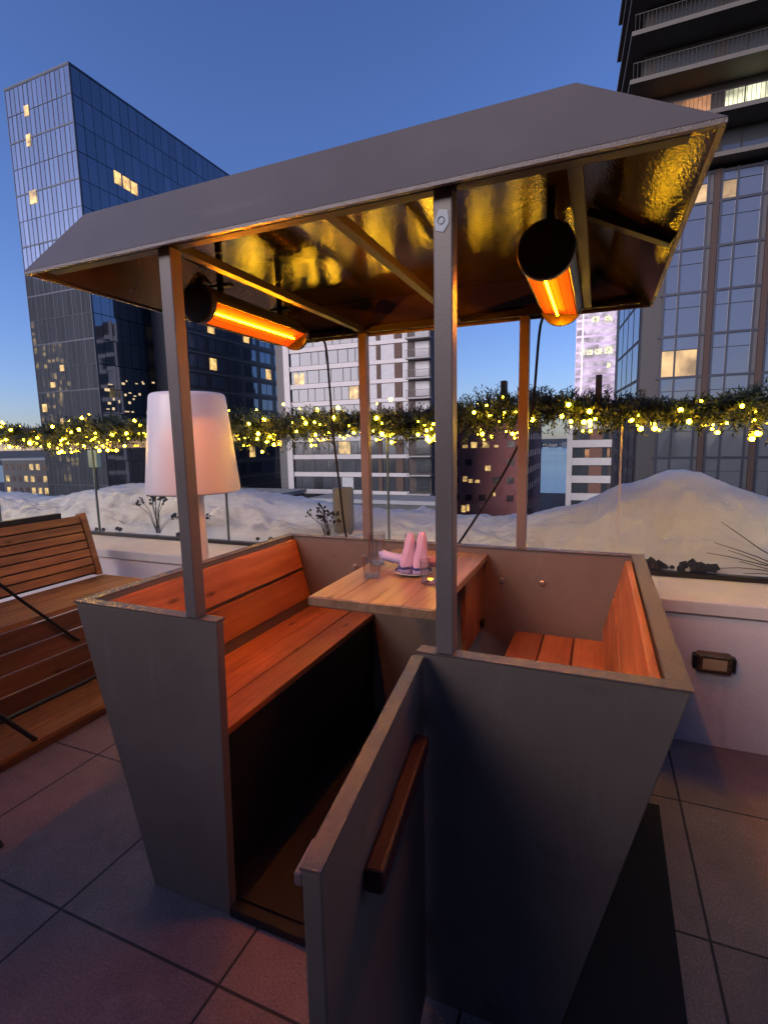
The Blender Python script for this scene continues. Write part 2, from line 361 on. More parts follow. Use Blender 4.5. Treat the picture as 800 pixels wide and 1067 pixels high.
# snow
prof = [(-8, 1.0), (-6.5, .98), (-5.6, .94), (-4.9, 1.08), (-4.1, 1.17), (-3.3, 1.12), (-2.5, 1.08), (-2.15, 1.03), (-1.6, .95), (-1.1, .92), (-.35, .92), (.145, .92), (.6, 1.06), (.80, 1.14), (.88, 1.22), (1.02, 1.225), (1.12, 1.28), (1.3, 1.355), (1.48, 1.31), (1.65, 1.23), (1.9, 1.13), (2.5, 1.0), (4, .95), (8, .9)]
def crest(x):
    for (a, za), (b, zb) in zip(prof, prof[1:]):
        if a <= x <= b: t = (x - a) / (b - a); return za + (zb - za) * t
    return .9
def sm(t): t = max(0, min(1, t)); return t * t * (3 - 2 * t)
mb = MB(); nx, ny = 460, 120; x0, x1, y0, y1 = -8, 6, 2.21, 5.2
for j in range(ny + 1):
    y = y0 + (y1 - y0) * (j / ny) ** 1.5
    for i in range(nx + 1):
        x = x0 + (x1 - x0) * i / nx
        c = sum(crest(x + k * .05) for k in (-1, 0, 1)) / 3
        base = .66 + .16 * sm((y - 2.2) / .25)
        z = base + (c - base) * sm((y - 2.2) / 1.0) if y < 3.2 else .45 + (c - .45) * (1 - sm((y - 3.2) / 1.9))
        n = noise.noise((x * 1.6, y * 1.6, 3)) * .08 + noise.noise((x * 4.5, y * 4.5, 9)) * .045 + abs(noise.noise((x * 9, y * 9, 1))) * .045 + noise.noise((x * 24, y * 24, 7)) * .012 - max(0, noise.noise((x * 6, y * 6, 5)) - .25) * .12
        z += n * (.4 + .6 * sm((abs(y - 3.2)) / .5)) * (sm((y - 2.2) / .3) * .8 + .2)
        mb.v.append((x, y, z))
for j in range(ny):
    for i in range(nx):
        a = j * (nx + 1) + i; mb.f.append((a, a + 1, a + nx + 2, a + nx + 1))
sn = mb.obj('snow', SNOW, smooth=2); struct(sn, 'stuff', 'piled white snow on the roof beyond the glass, tallest mound at right', 'snow')

# dark soil lumps at the foot of the snow
mb = MB()
for k in range(60):
    x = rnd.choice([rnd.gauss(1.12, .05), rnd.gauss(1.33, .05), rnd.uniform(1.6, 2.2), rnd.uniform(-4, -1.2)]); r = rnd.uniform(.012, .032)
    c = Vector((x, 2.215 + rnd.uniform(0, .04), .80 + rnd.uniform(0, .03)))
    mb.add([c + v_ * r * (1 + .7 * noise.noise(v_ * 1.7 + Vector((k, 0, 0)))) for v_ in ICO[0]], ICO[1])
struct(mb.obj('soil', mat('dark_soil', (.02, .016, .014), .9, 0, .4, 30)), 'stuff', 'dark soil lumps along the foot of the snow', 'soil')

# dried plants in the snow
def dry_plant(x, y, z, n, spread, h, label, lean=(0, 0)):
    t = thing('dry_plant', label, 'plant', (x, y, z), 'dried plants poking out of the snow'); st = MB()
    for k in range(n):
        a = rnd.uniform(0, 6.28); s = rnd.uniform(.3, 1) * spread; hh = h * rnd.uniform(.6, 1)
        e = Vector((x + lean[0] + math.cos(a) * s, y + abs(math.sin(a)) * .08 - .03, z + hh)); m = Vector((x + (e.x - x) * .35, y, z + hh * .6))
        st.tube([(x + rnd.uniform(-.03, .03), y, z - .06), m, e], [.004, .003, .0025], 5)
        sd = MB()
        for q in range(rnd.randint(4, 8)):
            f = e + Vector((rnd.uniform(-.04, .04), rnd.uniform(-.02, .02), rnd.uniform(-.025, .03)))
            st.tube([m.lerp(e, .8), f], .0018, 4)
            r = rnd.uniform(.008, .016); sd.lathe([(0.0005, r), (r, 0), (0.0005, -r * .8)], f, 6)
        sd.obj('seed_head', TWIG, t)
    st.obj('stem', TWIG, t)
dry_plant(-3.05, 2.36, .84, 9, .32, .30, 'tall dry brown plant with seed heads left of the white lamp', (-.15, 0))
dry_plant(-2.62, 2.32, .82, 7, .2, .16, 'short dry plant low in the snow just left of the white lamp')
dry_plant(-1.22, 2.34, .80, 9, .2, .28, 'dry brown plant with seed heads beside the concrete post', (-.08, 0))
t = thing('bare_shrub', 'bare black twigs arching out at the foot of the right snow mound', 'shrub', (1.95, 2.3, .78)); mb = MB()
for k in range(12):
    a = rnd.uniform(.0, .55); ln = rnd.uniform(.25, .62); y = 2.25 + rnd.uniform(0, .12)
    p = [Vector((1.95, y, .76))]; d = Vector((-math.cos(a), 0, math.sin(a)))
    for q in range(5): p.append(p[-1] + d * ln / 5); d = (d + Vector((rnd.uniform(-.15, .15), 0, rnd.uniform(-.16, .12)))).normalized()
    mb.tube(p, [.0045, .004, .0035, .003, .0025, .0018], 5)
mb.obj('branch', TWIG, t)
cp = MB(); cp.lathe([(.088, 0), (.088, .46), (.08, .475), (0.001, .478)], (-1.22, 2.62, .74), 28)
tag(cp.obj('concrete_post', CONC, smooth=True), 'round grey concrete post standing in the snow behind the booth', 'post')
t = thing('post_lantern', 'slim post lantern with a pale green panel in the snow at left', 'lantern', (-4.62, 3.0, .9))
MB().box(-4.632, -4.608, 2.99, 3.01, .8, 1.40).obj('pole', BLACK, t)
MB().box(-4.69, -4.55, 2.97, 3.03, 1.36, 1.56).obj('panel', mat('pale_green_panel', (.42, .52, .38), .5), t, bevel=.006)

# ------------------------------------------------------------------ garland
ga = thing('garland', 'long fir garland wound with yellow fairy lights along the railing', 'garland', (0, 2.15, 1.77))
mb = MB()
def gcen(x): return 1.745 + .025 * math.sin(x * 2.1 + .6) + .02 * math.sin(x * 4.7)
def grad(x): return .16 + .035 * math.sin(x * 3.3 + 1) + .025 * math.sin(x * 9.1)
x = -6.4
while x < 3.4:
    for s_ in range(9):
        a = rnd.uniform(0, 2 * math.pi); rr = grad(x) * rnd.uniform(.45, 1.2)
        c = Vector((x + rnd.uniform(-.03, .03), 2.15, gcen(x)))
        d = Vector((rnd.uniform(-.75, .75), math.cos(a), math.sin(a) * .95)).normalized()
        rr *= 1 - .3 * max(0, d.z)
        p0 = c + d * rr * .1; tip = c + d * rr
        side = d.orthogonal().normalized()
        for q in range(16):
            tq = q / 15; b = p0.lerp(tip, tq)
            s2 = (Matrix.Rotation(q * 2.4, 3, d) @ side); nd = (d * .7 + s2).normalized()
            ln = rnd.uniform(.028, .05) * (1 - .35 * tq); w = nd.cross(d).normalized() * .0052
            mb.add([b - w, b + w, b + nd * ln + w * .35, b + nd * ln - w * .35], [(0, 1, 2, 3)])
    x += .017
mb.obj('foliage', NEEDLE, ga, recalc=False)
MB().tube([(xx * .25 - 6.6, 2.15 + .03 * math.sin(xx * 1.7), gcen(xx * .25 - 6.6) + .03 * math.cos(xx * 1.3)) for xx in range(0, 43)], .006, 6).obj('wire', BLACK, ga)
bb = MB()
ico_v, ico_f = ICO
bulb0 = None; nb = 0; rest = MB()
pts = []
xx = -6.3
while xx < 3.6:
    clump = .5 + .5 * math.sin(xx * 17) * math.cos(xx * 2.9 + 1)
    for k in range(rnd.random() < 1.15 - 1.2 * clump, 1 if clump < .3 else 2 if clump < .6 else 4):
        a = rnd.choice([rnd.uniform(-2.9, -.3), rnd.uniform(-3.3, .2), rnd.uniform(0, 6.28)])
        rr = grad(xx) * rnd.uniform(.45, 1.05)
        pts.append((xx + rnd.uniform(-.03, .03), 2.15 - abs(math.cos(a)) * rr * .9 if rnd.random() < .72 else 2.15 + abs(math.cos(a)) * rr * .9, gcen(xx) + math.sin(a) * rr, rnd.choice([.005, .006, .008, .010, .013])))
    xx += .047
vis = [p for p in pts if -4.6 < p[0] < 1.75]; rnd.shuffle(vis); chosen = set(vis[:98])
for p in pts:
    if p in chosen:
        if bulb0 is None:
            m_ = MB(); m_.add(ico_v, ico_f); bulb0 = m_.obj('light_bulb', BULB, smooth=2); o = bulb0
        else:
            o = bulb0.copy(); COL.objects.link(o); o.parent = None
        o.location = p[:3]; o.scale = (p[3],) * 3; put(o, ga)
    else:
        rest.add([Vector(p[:3]) + v * p[3] for v in ico_v], ico_f)
o = rest.obj('small_light', BULB, ga, smooth=2); o['kind'] = 'stuff'

# ------------------------------------------------------------------ the booth
H = 1.046; A0, B0, D0 = .962, .697, 1.395
def xin(z, t=.035): return B0 + (A0 - B0) * z / 1.05 - t
bo = thing('dining_booth', 'charcoal gondola shaped dining booth with roof, two facing benches and open door', 'booth', (0, .7, 0))
MB().prism_xz([(-A0, H), (-.327, H), (-.352, .0), (-B0, .0)], 0, .035).obj('front_panel', PAINT, bo, bevel=.003)
MB().prism_xz([(.337, H), (A0, H), (B0, .0), (.337, .0)], 0, .035).obj('front_panel', PAINT, bo, bevel=.003)
for s in (-1, 1):
    MB().prism_xz([(s * B0, 0), (s * A0, H), (s * (A0 - .035), H), (s * (B0 - .035), 0)], .037, D0 - .037).obj('side_wall', PAINT, bo)
MB().prism_xz([(-A0, H), (A0, H), (B0, 0), (-B0, 0)], D0 - .035, D0).obj('back_wall', PAINT, bo, bevel=.003)
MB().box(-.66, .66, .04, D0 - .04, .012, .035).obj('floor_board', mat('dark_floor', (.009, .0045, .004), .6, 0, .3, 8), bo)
MB().box(-.35, .335, -.004, .036, .0, .03).obj('door_sill', BLACK, bo)
# rim caps
for s, (xa, xb) in ((-1, (-A0 - .004, -.324)), (1, (.334, A0 + .004))):
    MB().box(xa, xb, -.004, .040, H + .001, H + .007).obj('rim', RIMP, bo)
MB().box(-A0 - .004, A0 + .004, D0 - .042, D0 + .004, H + .001, H + .007).obj('rim', RIMP, bo)
for s in (-1, 1):
    xa, xb = sorted((s * (A0 - .046), s * (A0 + .004))); MB().box(xa, xb, .042, D0 - .044, H + .001, H + .007).obj('rim', RIMP, bo)
# posts
for x, y in ((-.4246, .02), (.410, .02), (-.427, 1.375), (.415, 1.375)):
    p = MB().box(x - .0225, x + .0225, y - .0225, y + .0225, H + .008, 2.168).obj('post', POSTP, bo, bevel=.003)
    if x > 0 and y < 1:
        MB().prism_xz([(.391, 2.098), (.402, 2.123), (.423, 2.118), (.425, 2.09), (.412, 2.072), (.394, 2.078)], -.0045, -.003).obj('sticker', mat('pale_sticker', (.45, .5, .54), .5, 0, .2, 90), p)
        MB().tube([(.407 + .008 * math.cos(k * .7), -.0052, 2.098 + .008 * math.sin(k * .7)) for k in range(10)], .0012, 5).obj('mark', mat('grey_ink', (.2, .24, .28), .5), p)
# benches
for s in (-1, 1):
    mb = MB()
    for k in range(3):
        xa = .395 + k * .142; xb = xa + .137; a, b = sorted((s * xa, s * xb)); mb.box(a, b, .045, D0 - .04, .595, .625)
    mb.obj('bench_seat', PINE, bo, bevel=.004)
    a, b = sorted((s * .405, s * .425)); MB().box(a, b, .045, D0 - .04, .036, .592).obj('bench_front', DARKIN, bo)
    mb = MB()
    for (za, zb) in ((.685, .845), (.862, 1.03)):
        o1, o2 = xin(za) - .008, xin(zb) - .008; i1, i2 = o1 - .024, o2 - .024
        mb.prism_xz([(s * i1, za), (s * i2, zb), (s * o2, zb), (s * o1, za)], .05, D0 - .045)
    mb.obj('backrest', PINE, bo, bevel=.004)
# table fixed to the back wall
tb = MB()
for k in range(4): tb.box(-.252 + k * .1262, -.252 + k * .1262 + .1255, .435, D0 - .04, .985, 1.015)
tb = tb.obj('table', TABLEW, bo, bevel=.003)
MB().box(-.254, .254, .428, .4345, .98, 1.012).obj('table_edge', TABLEW, tb)
mb = MB()
for k in range(3): mb.box(.205, .228, .98 + k * .126, .98 + k * .126 + .123, .62, .983)
mb.obj('brace_panel', PINEZ, tb, bevel=.003)
MB().box(.229, .25, 1.27, 1.31, .65, .69).obj('bracket', BLACK, tb, bevel=.004)
for x, z in ((.323, .883), (.521, .886), (-.505, .89)):
    m_ = MB(); m_.tube([(x, D0 - .036, z), (x, D0 - .043, z), (x, D0 - .048, z)], [.015, .015, .009], 14); m_.obj('bolt', CHROME, bo, smooth=True)
# door
hx, hy = .343, -.010; ang = math.atan2(.083, .665)
du = Vector((math.sin(ang), -math.cos(ang), 0)); dn = Vector((math.cos(ang), math.sin(ang), 0))
def dpt(u, n, z): v = Vector((hx, hy, 0)) + du * u + dn * n; return (v.x, v.y, z)
def dbox(mb, u0, u1, n0, n1, z0, z1):
    vs = [dpt(u, n, z) for z in (z0, z1) for u, n in ((u0, n0), (u1, n0), (u1, n1), (u0, n1))]
    return mb.add(vs, [(0, 3, 2, 1), (4, 5, 6, 7), (0, 1, 5, 4), (1, 2, 6, 5), (2, 3, 7, 6), (3, 0, 4, 7)])
dr = dbox(MB(), .012, .698, -.014, .014, .04, 1.044).obj('door', PAINT, bo, bevel=.003)
dbox(MB(), .010, .701, -.0155, .0155, 1.0445, 1.049).obj('door_rim', RIMP, dr)
dbox(MB(), .12, .53, .0145, .048, .855, .90).obj('grab_rail', REDW, dr, bevel=.006)
m_ = dbox(MB(), .63, .694, -.028, -.0148, 1.012, 1.032); m_.obj('latch', mat('worn_latch', (.22, .14, .13), .5, .3, .4, 50), dr, bevel=.003)
for z in (.2, .85):
    m_ = MB(); m_.tube([dpt(.0, -.016, z), dpt(.0, -.016, z + .09)], .008, 10); m_.obj('hinge', BLACK, dr, smooth=True)
# roof
rl, rr_, rf, rb, z0, z1 = -.982, .952, -.040, 1.41, 2.164, 2.328
fl, fr, ff, fb = -.775, .688, .033, 1.335
lo = [(rl, rf, z0), (rr_, rf, z0), (rr_, rb, z0), (rl, rb, z0)]; hi = [(fl, ff, z1), (fr, ff, z1), (fr, fb, z1), (fl, fb, z1)]
fs = [(0, 1, 5, 4), (1, 2, 6, 5), (2, 3, 7, 6), (3, 0, 4, 7), (4, 5, 6, 7)]
out = MB().add([Vector(p) + Vector((0, 0, .004)) for p in lo + hi], fs); ro = out.obj('roof', ROOFP, bo)
sh = .007
lo2 = [(rl + sh, rf + sh, z0 + .002), (rr_ - sh, rf + sh, z0 + .002), (rr_ - sh, rb - sh, z0 + .002), (rl + sh, rb - sh, z0 + .002)]
hi2 = [(fl + sh, ff + sh, z1 - sh), (fr - sh, ff + sh, z1 - sh), (fr - sh, fb - sh, z1 - sh), (fl + sh, fb - sh, z1 - sh)]
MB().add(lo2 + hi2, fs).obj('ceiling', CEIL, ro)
lp = MB()   # lower lip
for (xa, xb, ya, yb) in ((rl, rr_, rf, rf + .012), (rl, rr_, rb - .012, rb), (rl, rl + .012, rf + .0125, rb - .0125), (rr_ - .012, rr_, rf + .0125, rb - .0125)):
    lp.box(xa, xb, ya, yb, z0 - .006, z0 + .003)
lp.obj('lip', RIMP, ro)
BEAM = mat('beam_paint', (.012, .010, .009), .5, 0, .2, 10, .1, 150)
MB().box(-.93, .90, .004, .036, 2.17, 2.20).obj('frame_beam', BEAM, ro)
MB().box(-.93, .90, 1.358, 1.39, 2.17, 2.20).obj('frame_beam', BEAM, ro)
for x in (-.4246, .10, .69):
    MB().box(x - .016, x + .016, .038, 1.356, 2.171, 2.199).obj('rib', MATS['beam_paint'], ro, bevel=.002)
for s, xa, xb in ((1, .70, .935), (-1, -.79, -.965)):
    MB().bar((xa, .60, 2.285), (xb, .60, 2.166), .045, .026).obj('slope_rib', MATS['beam_paint'], ro, bevel=.002)

# ------------------------------------------------------------------ heaters
def heater(x, label, tilt):
    h = thing('infrared_heater', label, 'heater', (x, .66, 2.11), 'tube heaters under the booth roof')
    ya, yb, r = .35, .97, (.066 if x < 0 else .074); zc = 2.11; n = 40
    half = R(62); down = -math.pi / 2 + tilt
    # housing shell
    mb = MB(); vs = []; fsx = []
    angs = [down + half + (2 * math.pi - 2 * half) * k / n for k in range(n + 1)]
    for rr, ys in ((r, (ya, yb)), (r - .006, (yb, ya))):
        for y in ys: vs += [(x + rr * math.cos(a), y, zc + rr * math.sin(a)) for a in angs]
    m1 = n + 1
    for blk in range(3):
        fsx += [(blk * m1 + k, blk * m1 + k + 1, (blk + 1) * m1 + k + 1, (blk + 1) * m1 + k) for k in range(n)]
    fsx += [(3 * m1 + k, 3 * m1 + k + 1, k + 1, k) for k in range(n)]
    fsx += [(0, m1, 2 * m1, 3 * m1), (n, 3 * m1 + n, 2 * m1 + n, m1 + n)]
    mb.add(vs, fsx); mb.obj('housing', BLACK, h, smooth=True)
    for y, s in ((ya, -1), (yb, 1)):
        m_ = MB(); m_.tube([(x, y + s * .001, zc), (x, y + s * .022, zc), (x, y + s * .026, zc), (x, y + s * .0262, zc), (x, y + s * .016, zc)], [r + .004, r + .004, r, r - .006, r - .010], 44)
        e = m_.obj('end_cap', mat('cap_metal' if s < 0 else 'cap_metal_rear', (.05, .035, .03), .35, .5, .2, 10), h, smooth=True)
        if s < 0:
            m_ = MB()
            m_.tube([(x + .002 + .014 * math.cos(k * .63), y - .019, zc - .012 + .009 * math.sin(k * .63)) for k in range(11)], .0022, 6)
            m_.tube([(x + .004, y - .019, zc - .006), (x + .016, y - .019, zc + .002), (x + .024, y - .019, zc + .006), (x + .015, y - .019, zc - .004)], .0024, 6)
            m_.obj('emblem', mat('emblem_paint', (.85, .75, .7), .5), e)
    # faceted reflector (4 facets) with emission imitating the tube's light thrown back
    an = [(down + half * f_, r * g_) for f_, g_ in ((-.97, .95), (-.6, .60), (0, .46), (.6, .60), (.97, .95))]
    m_ = MB()
    pf = [(x + q_ * math.cos(a), zc + q_ * math.sin(a)) for a, q_ in an]
    for k in range(4):
        (xa, za), (xb, zb) = pf[k], pf[k + 1]
        ex, ez = (xb - xa) * .03, (zb - za) * .03
        m_.add([(xa + ex, ya + .004, za + ez), (xb - ex, ya + .004, zb - ez), (xb - ex, yb - .004, zb - ez), (xa + ex, yb - .004, za + ez)], [(0, 1, 2, 3)])
    m_.obj('glowing_grille', ORANGE, h, recalc=False)
    m_ = MB(); ta = down + (half * .35 if x < 0 else -.05)
    cx_, cz_ = x + r * .70 * math.cos(ta), zc + r * .70 * math.sin(ta)
    m_.tube([(cx_, ya + .03, cz_), (cx_, yb - .06, cz_)], .0035, 10); m_.obj('heating_tube', TUBE, h, smooth=True)
    for y in (.46, .86):
        MB().box(x - .012, x + .012, y - .006, y + .006, zc + r - .002, 2.318).obj('hanger', BLACK, h)
        MB().box(x - .05, x + .05, y - .014, y + .014, zc + r + .02, zc + r + .03).obj('clamp', BLACK, h)
    return h
heater(-.605, 'left black tube heater glowing orange under the booth roof', R(28))
heater(.605, 'right black tube heater with round end cap glowing orange above right bench', R(-8))

# cords
def cord(pts, r, label, m=RUBBER):
    cu = []
    P = [Vector(p) for p in pts]
    for i in range(len(P) - 1):
        p0, p1, p2, p3 = P[max(i - 1, 0)], P[i], P[i + 1], P[min(i + 2, len(P) - 1)]
        for k in range(6):
            t = k / 6; cu.append(.5 * ((2 * p1) + (p2 - p0) * t + (2 * p0 - 5 * p1 + 4 * p2 - p3) * t * t + (3 * p1 - p0 - 3 * p2 + p3) * t ** 3))
    cu.append(P[-1])
    return tag(MB().tube(cu, r, 8).obj('power_cord', m, smooth=True), label, 'cord', 'black heater cords')
cord([(-.61, .975, 2.11), (-.65, 1.25, 2.13), (-.687, 1.425, 2.15), (-.675, 1.44, 1.9), (-.658, 1.43, 1.656), (-.631, 1.43, 1.381), (-.60, 1.425, 1.10), (-.57, 1.44, .9), (-.5, 1.5, .02)], .0065, 'black cord hanging down behind the booth from the left heater')
cord([(.60, .975, 2.11), (.54, 1.28, 2.14), (.48, 1.425, 2.13), (.452, 1.44, 1.767), (.424, 1.45, 1.66), (.38, 1.45, 1.56), (.294, 1.44, 1.39), (.18, 1.43, 1.2), (.084, 1.425, 1.05), (-.05, 1.44, .85), (-.1, 1.5, .02)], .0065, 'black cord looping diagonally behind the booth from the right heater')

# ------------------------------------------------------------------ things on the table
TZ = 1.0155
pl = thing('plate', 'small round white plate with blue rim on the table', 'plate', (.02, .87, TZ))
m_ = MB(); m_.lathe([(0.001, .004), (.05, .004), (.075, .012), (.082, .016), (.083, .013), (.06, .002), (.045, 0), (0.001, 0)], (.02, .87, TZ), 40); m_.obj('dish', PORC, pl, smooth=True)
m_ = MB(); m_.lathe([(.0755, .0135), (.0815, .0170), (.0825, .0165), (.0765, .0125)], (.02, .87, TZ), 40); m_.obj('rim_band', BLUEP, pl, smooth=True)
def roll(x, y, h, lean, label, m, flat=False):
    t = thing('napkin_roll', label, 'napkin', (x, y, TZ + .006), 'rolled napkins on the plate')
    mb = MB(); n = 36; rings = 14
    prev = None; vs = []; fs = []
    for i in range(rings):
        u = i / (rings - 1)
        rr = .031 * (1 - .10 * u) * (1 - .62 * max(0, (u - .45) / .55) ** 1.5) + .002 * math.sin(u * 9)
        cx, cy, cz = x + lean[0] * u, y + lean[1] * u, TZ + .006 + h * u
        for k in range(n):
            a = 2 * math.pi * k / n; aa = (a + 3.9 - u * .8) % (2 * math.pi); q = rr * (.9 + .2 * aa / (2 * math.pi) + .09 * math.sin(a * 2 + u * 3.5) + .06 * math.sin(a * 5 - u * 7))
            vs.append((cx + q * math.cos(a), cy + q * math.sin(a) * .8, cz))
    for i in range(rings - 1): fs += [(i * n + k, i * n + (k + 1) % n, (i + 1) * n + (k + 1) % n, (i + 1) * n + k) for k in range(n)]
    fs += [tuple(range(n))[::-1], tuple(range(len(vs) - n, len(vs)))]
    mb.add(vs, fs); mb.obj('cloth', m, t, smooth=2)
    m_ = MB(); m_.tube([(x + lean[0] * .14 + .0335 * math.cos(k * math.pi / 9), y + lean[1] * .14 + .0275 * math.sin(k * math.pi / 9), TZ + .006 + h * .14 + .003 * math.sin(k * .9)) for k in range(19)], .0055, 6); m_.obj('paper_band', BLUEP, t, smooth=True)
roll(-.013, .862, .175, (.022, .01), 'upright pink napkin roll at the left of the pair on the plate', PINKN)
roll(.052, .858, .185, (.012, .01), 'upright pink napkin roll at the right of the pair on the plate', PINKN)
def flatnap(pts, w, hgt, label, m):
    t = MB(); n = len(pts); vs = []; fs = []
    for i, (x, y, z) in enumerate(pts):
        ww = w * (1 - .25 * i / n)
        for k in range(13):
            a = math.pi * 2 * k / 13; vs.append((x + ww * .12 * math.cos(a), y + ww * math.cos(a), z + hgt * math.sin(a) * (1 + .25 * math.sin(3 * a + i))))
    for i in range(n - 1): fs += [(i * 13 + k, i * 13 + (k + 1) % 13, (i + 1) * 13 + (k + 1) % 13, (i + 1) * 13 + k) for k in range(13)]
    fs += [tuple(range(13))[::-1], tuple(range(len(vs) - 13, len(vs)))]
    t.add(vs, fs); tag(t.obj('napkin_roll', m, smooth=2), label, 'napkin', 'rolled napkins on the plate')
flatnap([(-.165, .95, TZ + .058), (-.12, .945, TZ + .052), (-.06, .94, TZ + .044), (.0, .935, TZ + .040)], .03, .022, 'lilac napkin roll lying down and pointing left behind the pink pair', LILAC)
flatnap([(.145, .985, TZ + .042), (.12, .965, TZ + .040), (.09, .955, TZ + .039), (.04, .95, TZ + .039)], .03, .021, 'pink napkin roll lying on the plate and pointing right behind the pair', PINKN)
def tumbler(x, y, h, r0, r1, label, z=TZ):
    m_ = MB(); t = .0022
    m_.lathe([(0.001, .0), (r0, 0), (r0 + .002, .004), (r1, h), (r1 - t, h), (r0 - t + .001, .012), (0.001, .010)], (x, y, z), 32)
    tag(m_.obj('tumbler', TUMBLER, smooth=True), label, 'glass', 'water glasses on the table')
tumbler(-.13, .755, .098, .034, .040, 'clear empty tumbler in front of the plate at the left')
tumbler(.133, .745, .098, .034, .040, 'clear tumbler half hidden behind the front post of the booth')
tumbler(-.205, .985, .15, .036, .042, 'tallest clear glass standing behind the front left tumbler')
tumbler(-.10, 1.2, .11, .034, .040, 'clear tumbler furthest back near the railing side of the table')

# ------------------------------------------------------------------ big lamp
la = thing('floor_lamp', 'oversized white plastic floor lamp with a tapered shade beside the parapet', 'floor lamp', (-1.712, 1.43, 0))
cx, cy = -1.712, 1.43
m_ = MB(); m_.lathe([(0.001, 1.925), (.218, 1.925), (.230, 1.917), (.236, 1.90), (.298, 1.31), (.296, 1.295), (.286, 1.288), (.06, 1.285)], (cx, cy, 0), 56); m_.obj('lamp_shade', LAMPW, la, smooth=True)
m_ = MB(); m_.lathe([(.058, 1.284), (.058, 1.2), (.068, .6), (.085, .16), (.15, .05), (.17, .02), (.17, 0), (0.001, 0)], (cx, cy, 0), 40); m_.obj('stem', LAMPW, la, smooth=True)

# ------------------------------------------------------------------ wall light
wl = thing('wall_light', 'small bronze bulkhead light fixed low on the white wall at right', 'wall light', (1.31, 1.70, .36))
MB().box(1.250, 1.405, 1.648, 1.7035, .41, .512).obj('body', BRONZE, wl, bevel=.014)
for xx in (1.246, 1.409): MB().box(xx - .012, xx + .012, 1.655, 1.7035, .425, .497).obj('end_cap', BLACK, wl, bevel=.006)
MB().box(1.275, 1.380, 1.644, 1.6475, .432, .488).obj('lens', mat('amber_lens', (.45, .32, .18), .2), wl, bevel=.002)
for xx in (1.263, 1.392):
    m_ = MB(); m_.tube([(xx, 1.648, .461), (xx, 1.643, .461)], .005, 8); m_.obj('screw', BLACK, wl)

# thin black sheet on the floor right of the booth
tag(MB().prism_xy([(.70, -.6), (1.045, -.6), (1.036, .2), (1.052, 1.1), (.70, 1.09)], .003, .012).obj('rubber_mat', RUBBER), 'long black rubber mat on the pavers right of the booth', 'mat')

# ------------------------------------------------------------------ wooden bench at left
be = thing('wooden_bench', 'slatted wooden bench with leaning backrest on a low foot deck', 'bench', (-2.5, .4, 0))
Yb0, Yb1 = -2.2, 1.57
mb = MB()
for k in range(4): mb.box(-2.82 + k * .1285, -2.82 + k * .1285 + .124, Yb0, Yb1, .565, .60)
mb.obj('seat', TEAK, be, bevel=.004)
bx0, bz0, bx1, bz1 = -2.835, .63, -2.965, 1.075
mb = MB(); nsl = 7
for k in range(nsl):
    u0, u1 = k / nsl, (k + .86) / nsl
    p = [(bx0 + (bx1 - bx0) * u, bz0 + (bz1 - bz0) * u) for u in (u0, u1)]
    mb.prism_xz([p[0], p[1], (p[1][0] - .022, p[1][1] - .006), (p[0][0] - .022, p[0][1] - .006)], Yb0, Yb1 - .052)
mb.obj('backrest', TEAK, be, bevel=.003)
MB().prism_xz([(bx0 + .012, .603), (bx1 + .012, bz1 + .012), (bx1 - .045, bz1 + .004), (bx0 - .045, .603)], Yb1 - .05, Yb1).obj('end_frame', TEAK, be, bevel=.004)
MB().prism_xz([(bx0 - .026, .61), (bx1 - .026, bz1 - .01), (bx1 - .04, bz1 - .012), (bx0 - .04, .606)], Yb0, Yb1 - .053).obj('back_board', DARKIN, be)
MB().box(-3.06, -3.012, Yb0, Yb1 - .16, 1.05, 1.10).obj('top_rail', BLACK, be)
mb = MB()
for k in range(4): mb.box(-2.335, -2.318, Yb0, Yb1 - .01, .075 + k * .122, .075 + k * .122 + .114)
mb.obj('front_panel', TEAKD, be, bevel=.003)
MB().box(-2.335, -2.30, Yb0, Yb1, .05, .07).obj('plinth', BLACK, be)
mb = MB()
for k in range(3): mb.box(-2.298 + k * .121, -2.298 + k * .121 + .117, Yb0, Yb1, .035, .06)
mb.obj('foot_deck', TEAK, be, bevel=.003)
MB().box(-1.95, -1.932, Yb0, Yb1, .001, .034).obj('deck_riser', TEAKD, be)
tag(MB().tube([(-2.31, .95, .36), (-2.30, .92, .38), (-2.26, .60, .735), (-2.24, .44, .92), (-2.2, .1, 1.28)], .009, 8).obj('strap', RUBBER, smooth=True), 'thin black strap slanting across the front of the wooden bench', 'strap')

# stool just outside the left edge, two legs reach into view
st = thing('bar_stool', 'black stool whose feet show at the left edge by the foot deck', 'stool', (-1.88, -.2, 0))
for p, q in (((-1.955, .40, .062), (-1.90, -.09, .74)), ((-1.425, -.10, .0), (-1.78, -.17, .74)), ((-2.1, -.85, .062), (-1.92, -.3, .74)), ((-1.5, -.8, 0), (-1.8, -.3, .74))):
    MB().tube([p, Vector(p).lerp(Vector(q), .03), q], [.016, .013, .013], 10).obj('leg', BLACK, st, smooth=True)
m_ = MB(); m_.lathe([(0.001, .74), (.17, .74), (.18, .75), (.18, .77), (.17, .78), (0.001, .78)], (-1.85, -.2, 0), 32); m_.obj('seat', BLACK, st, smooth=True)

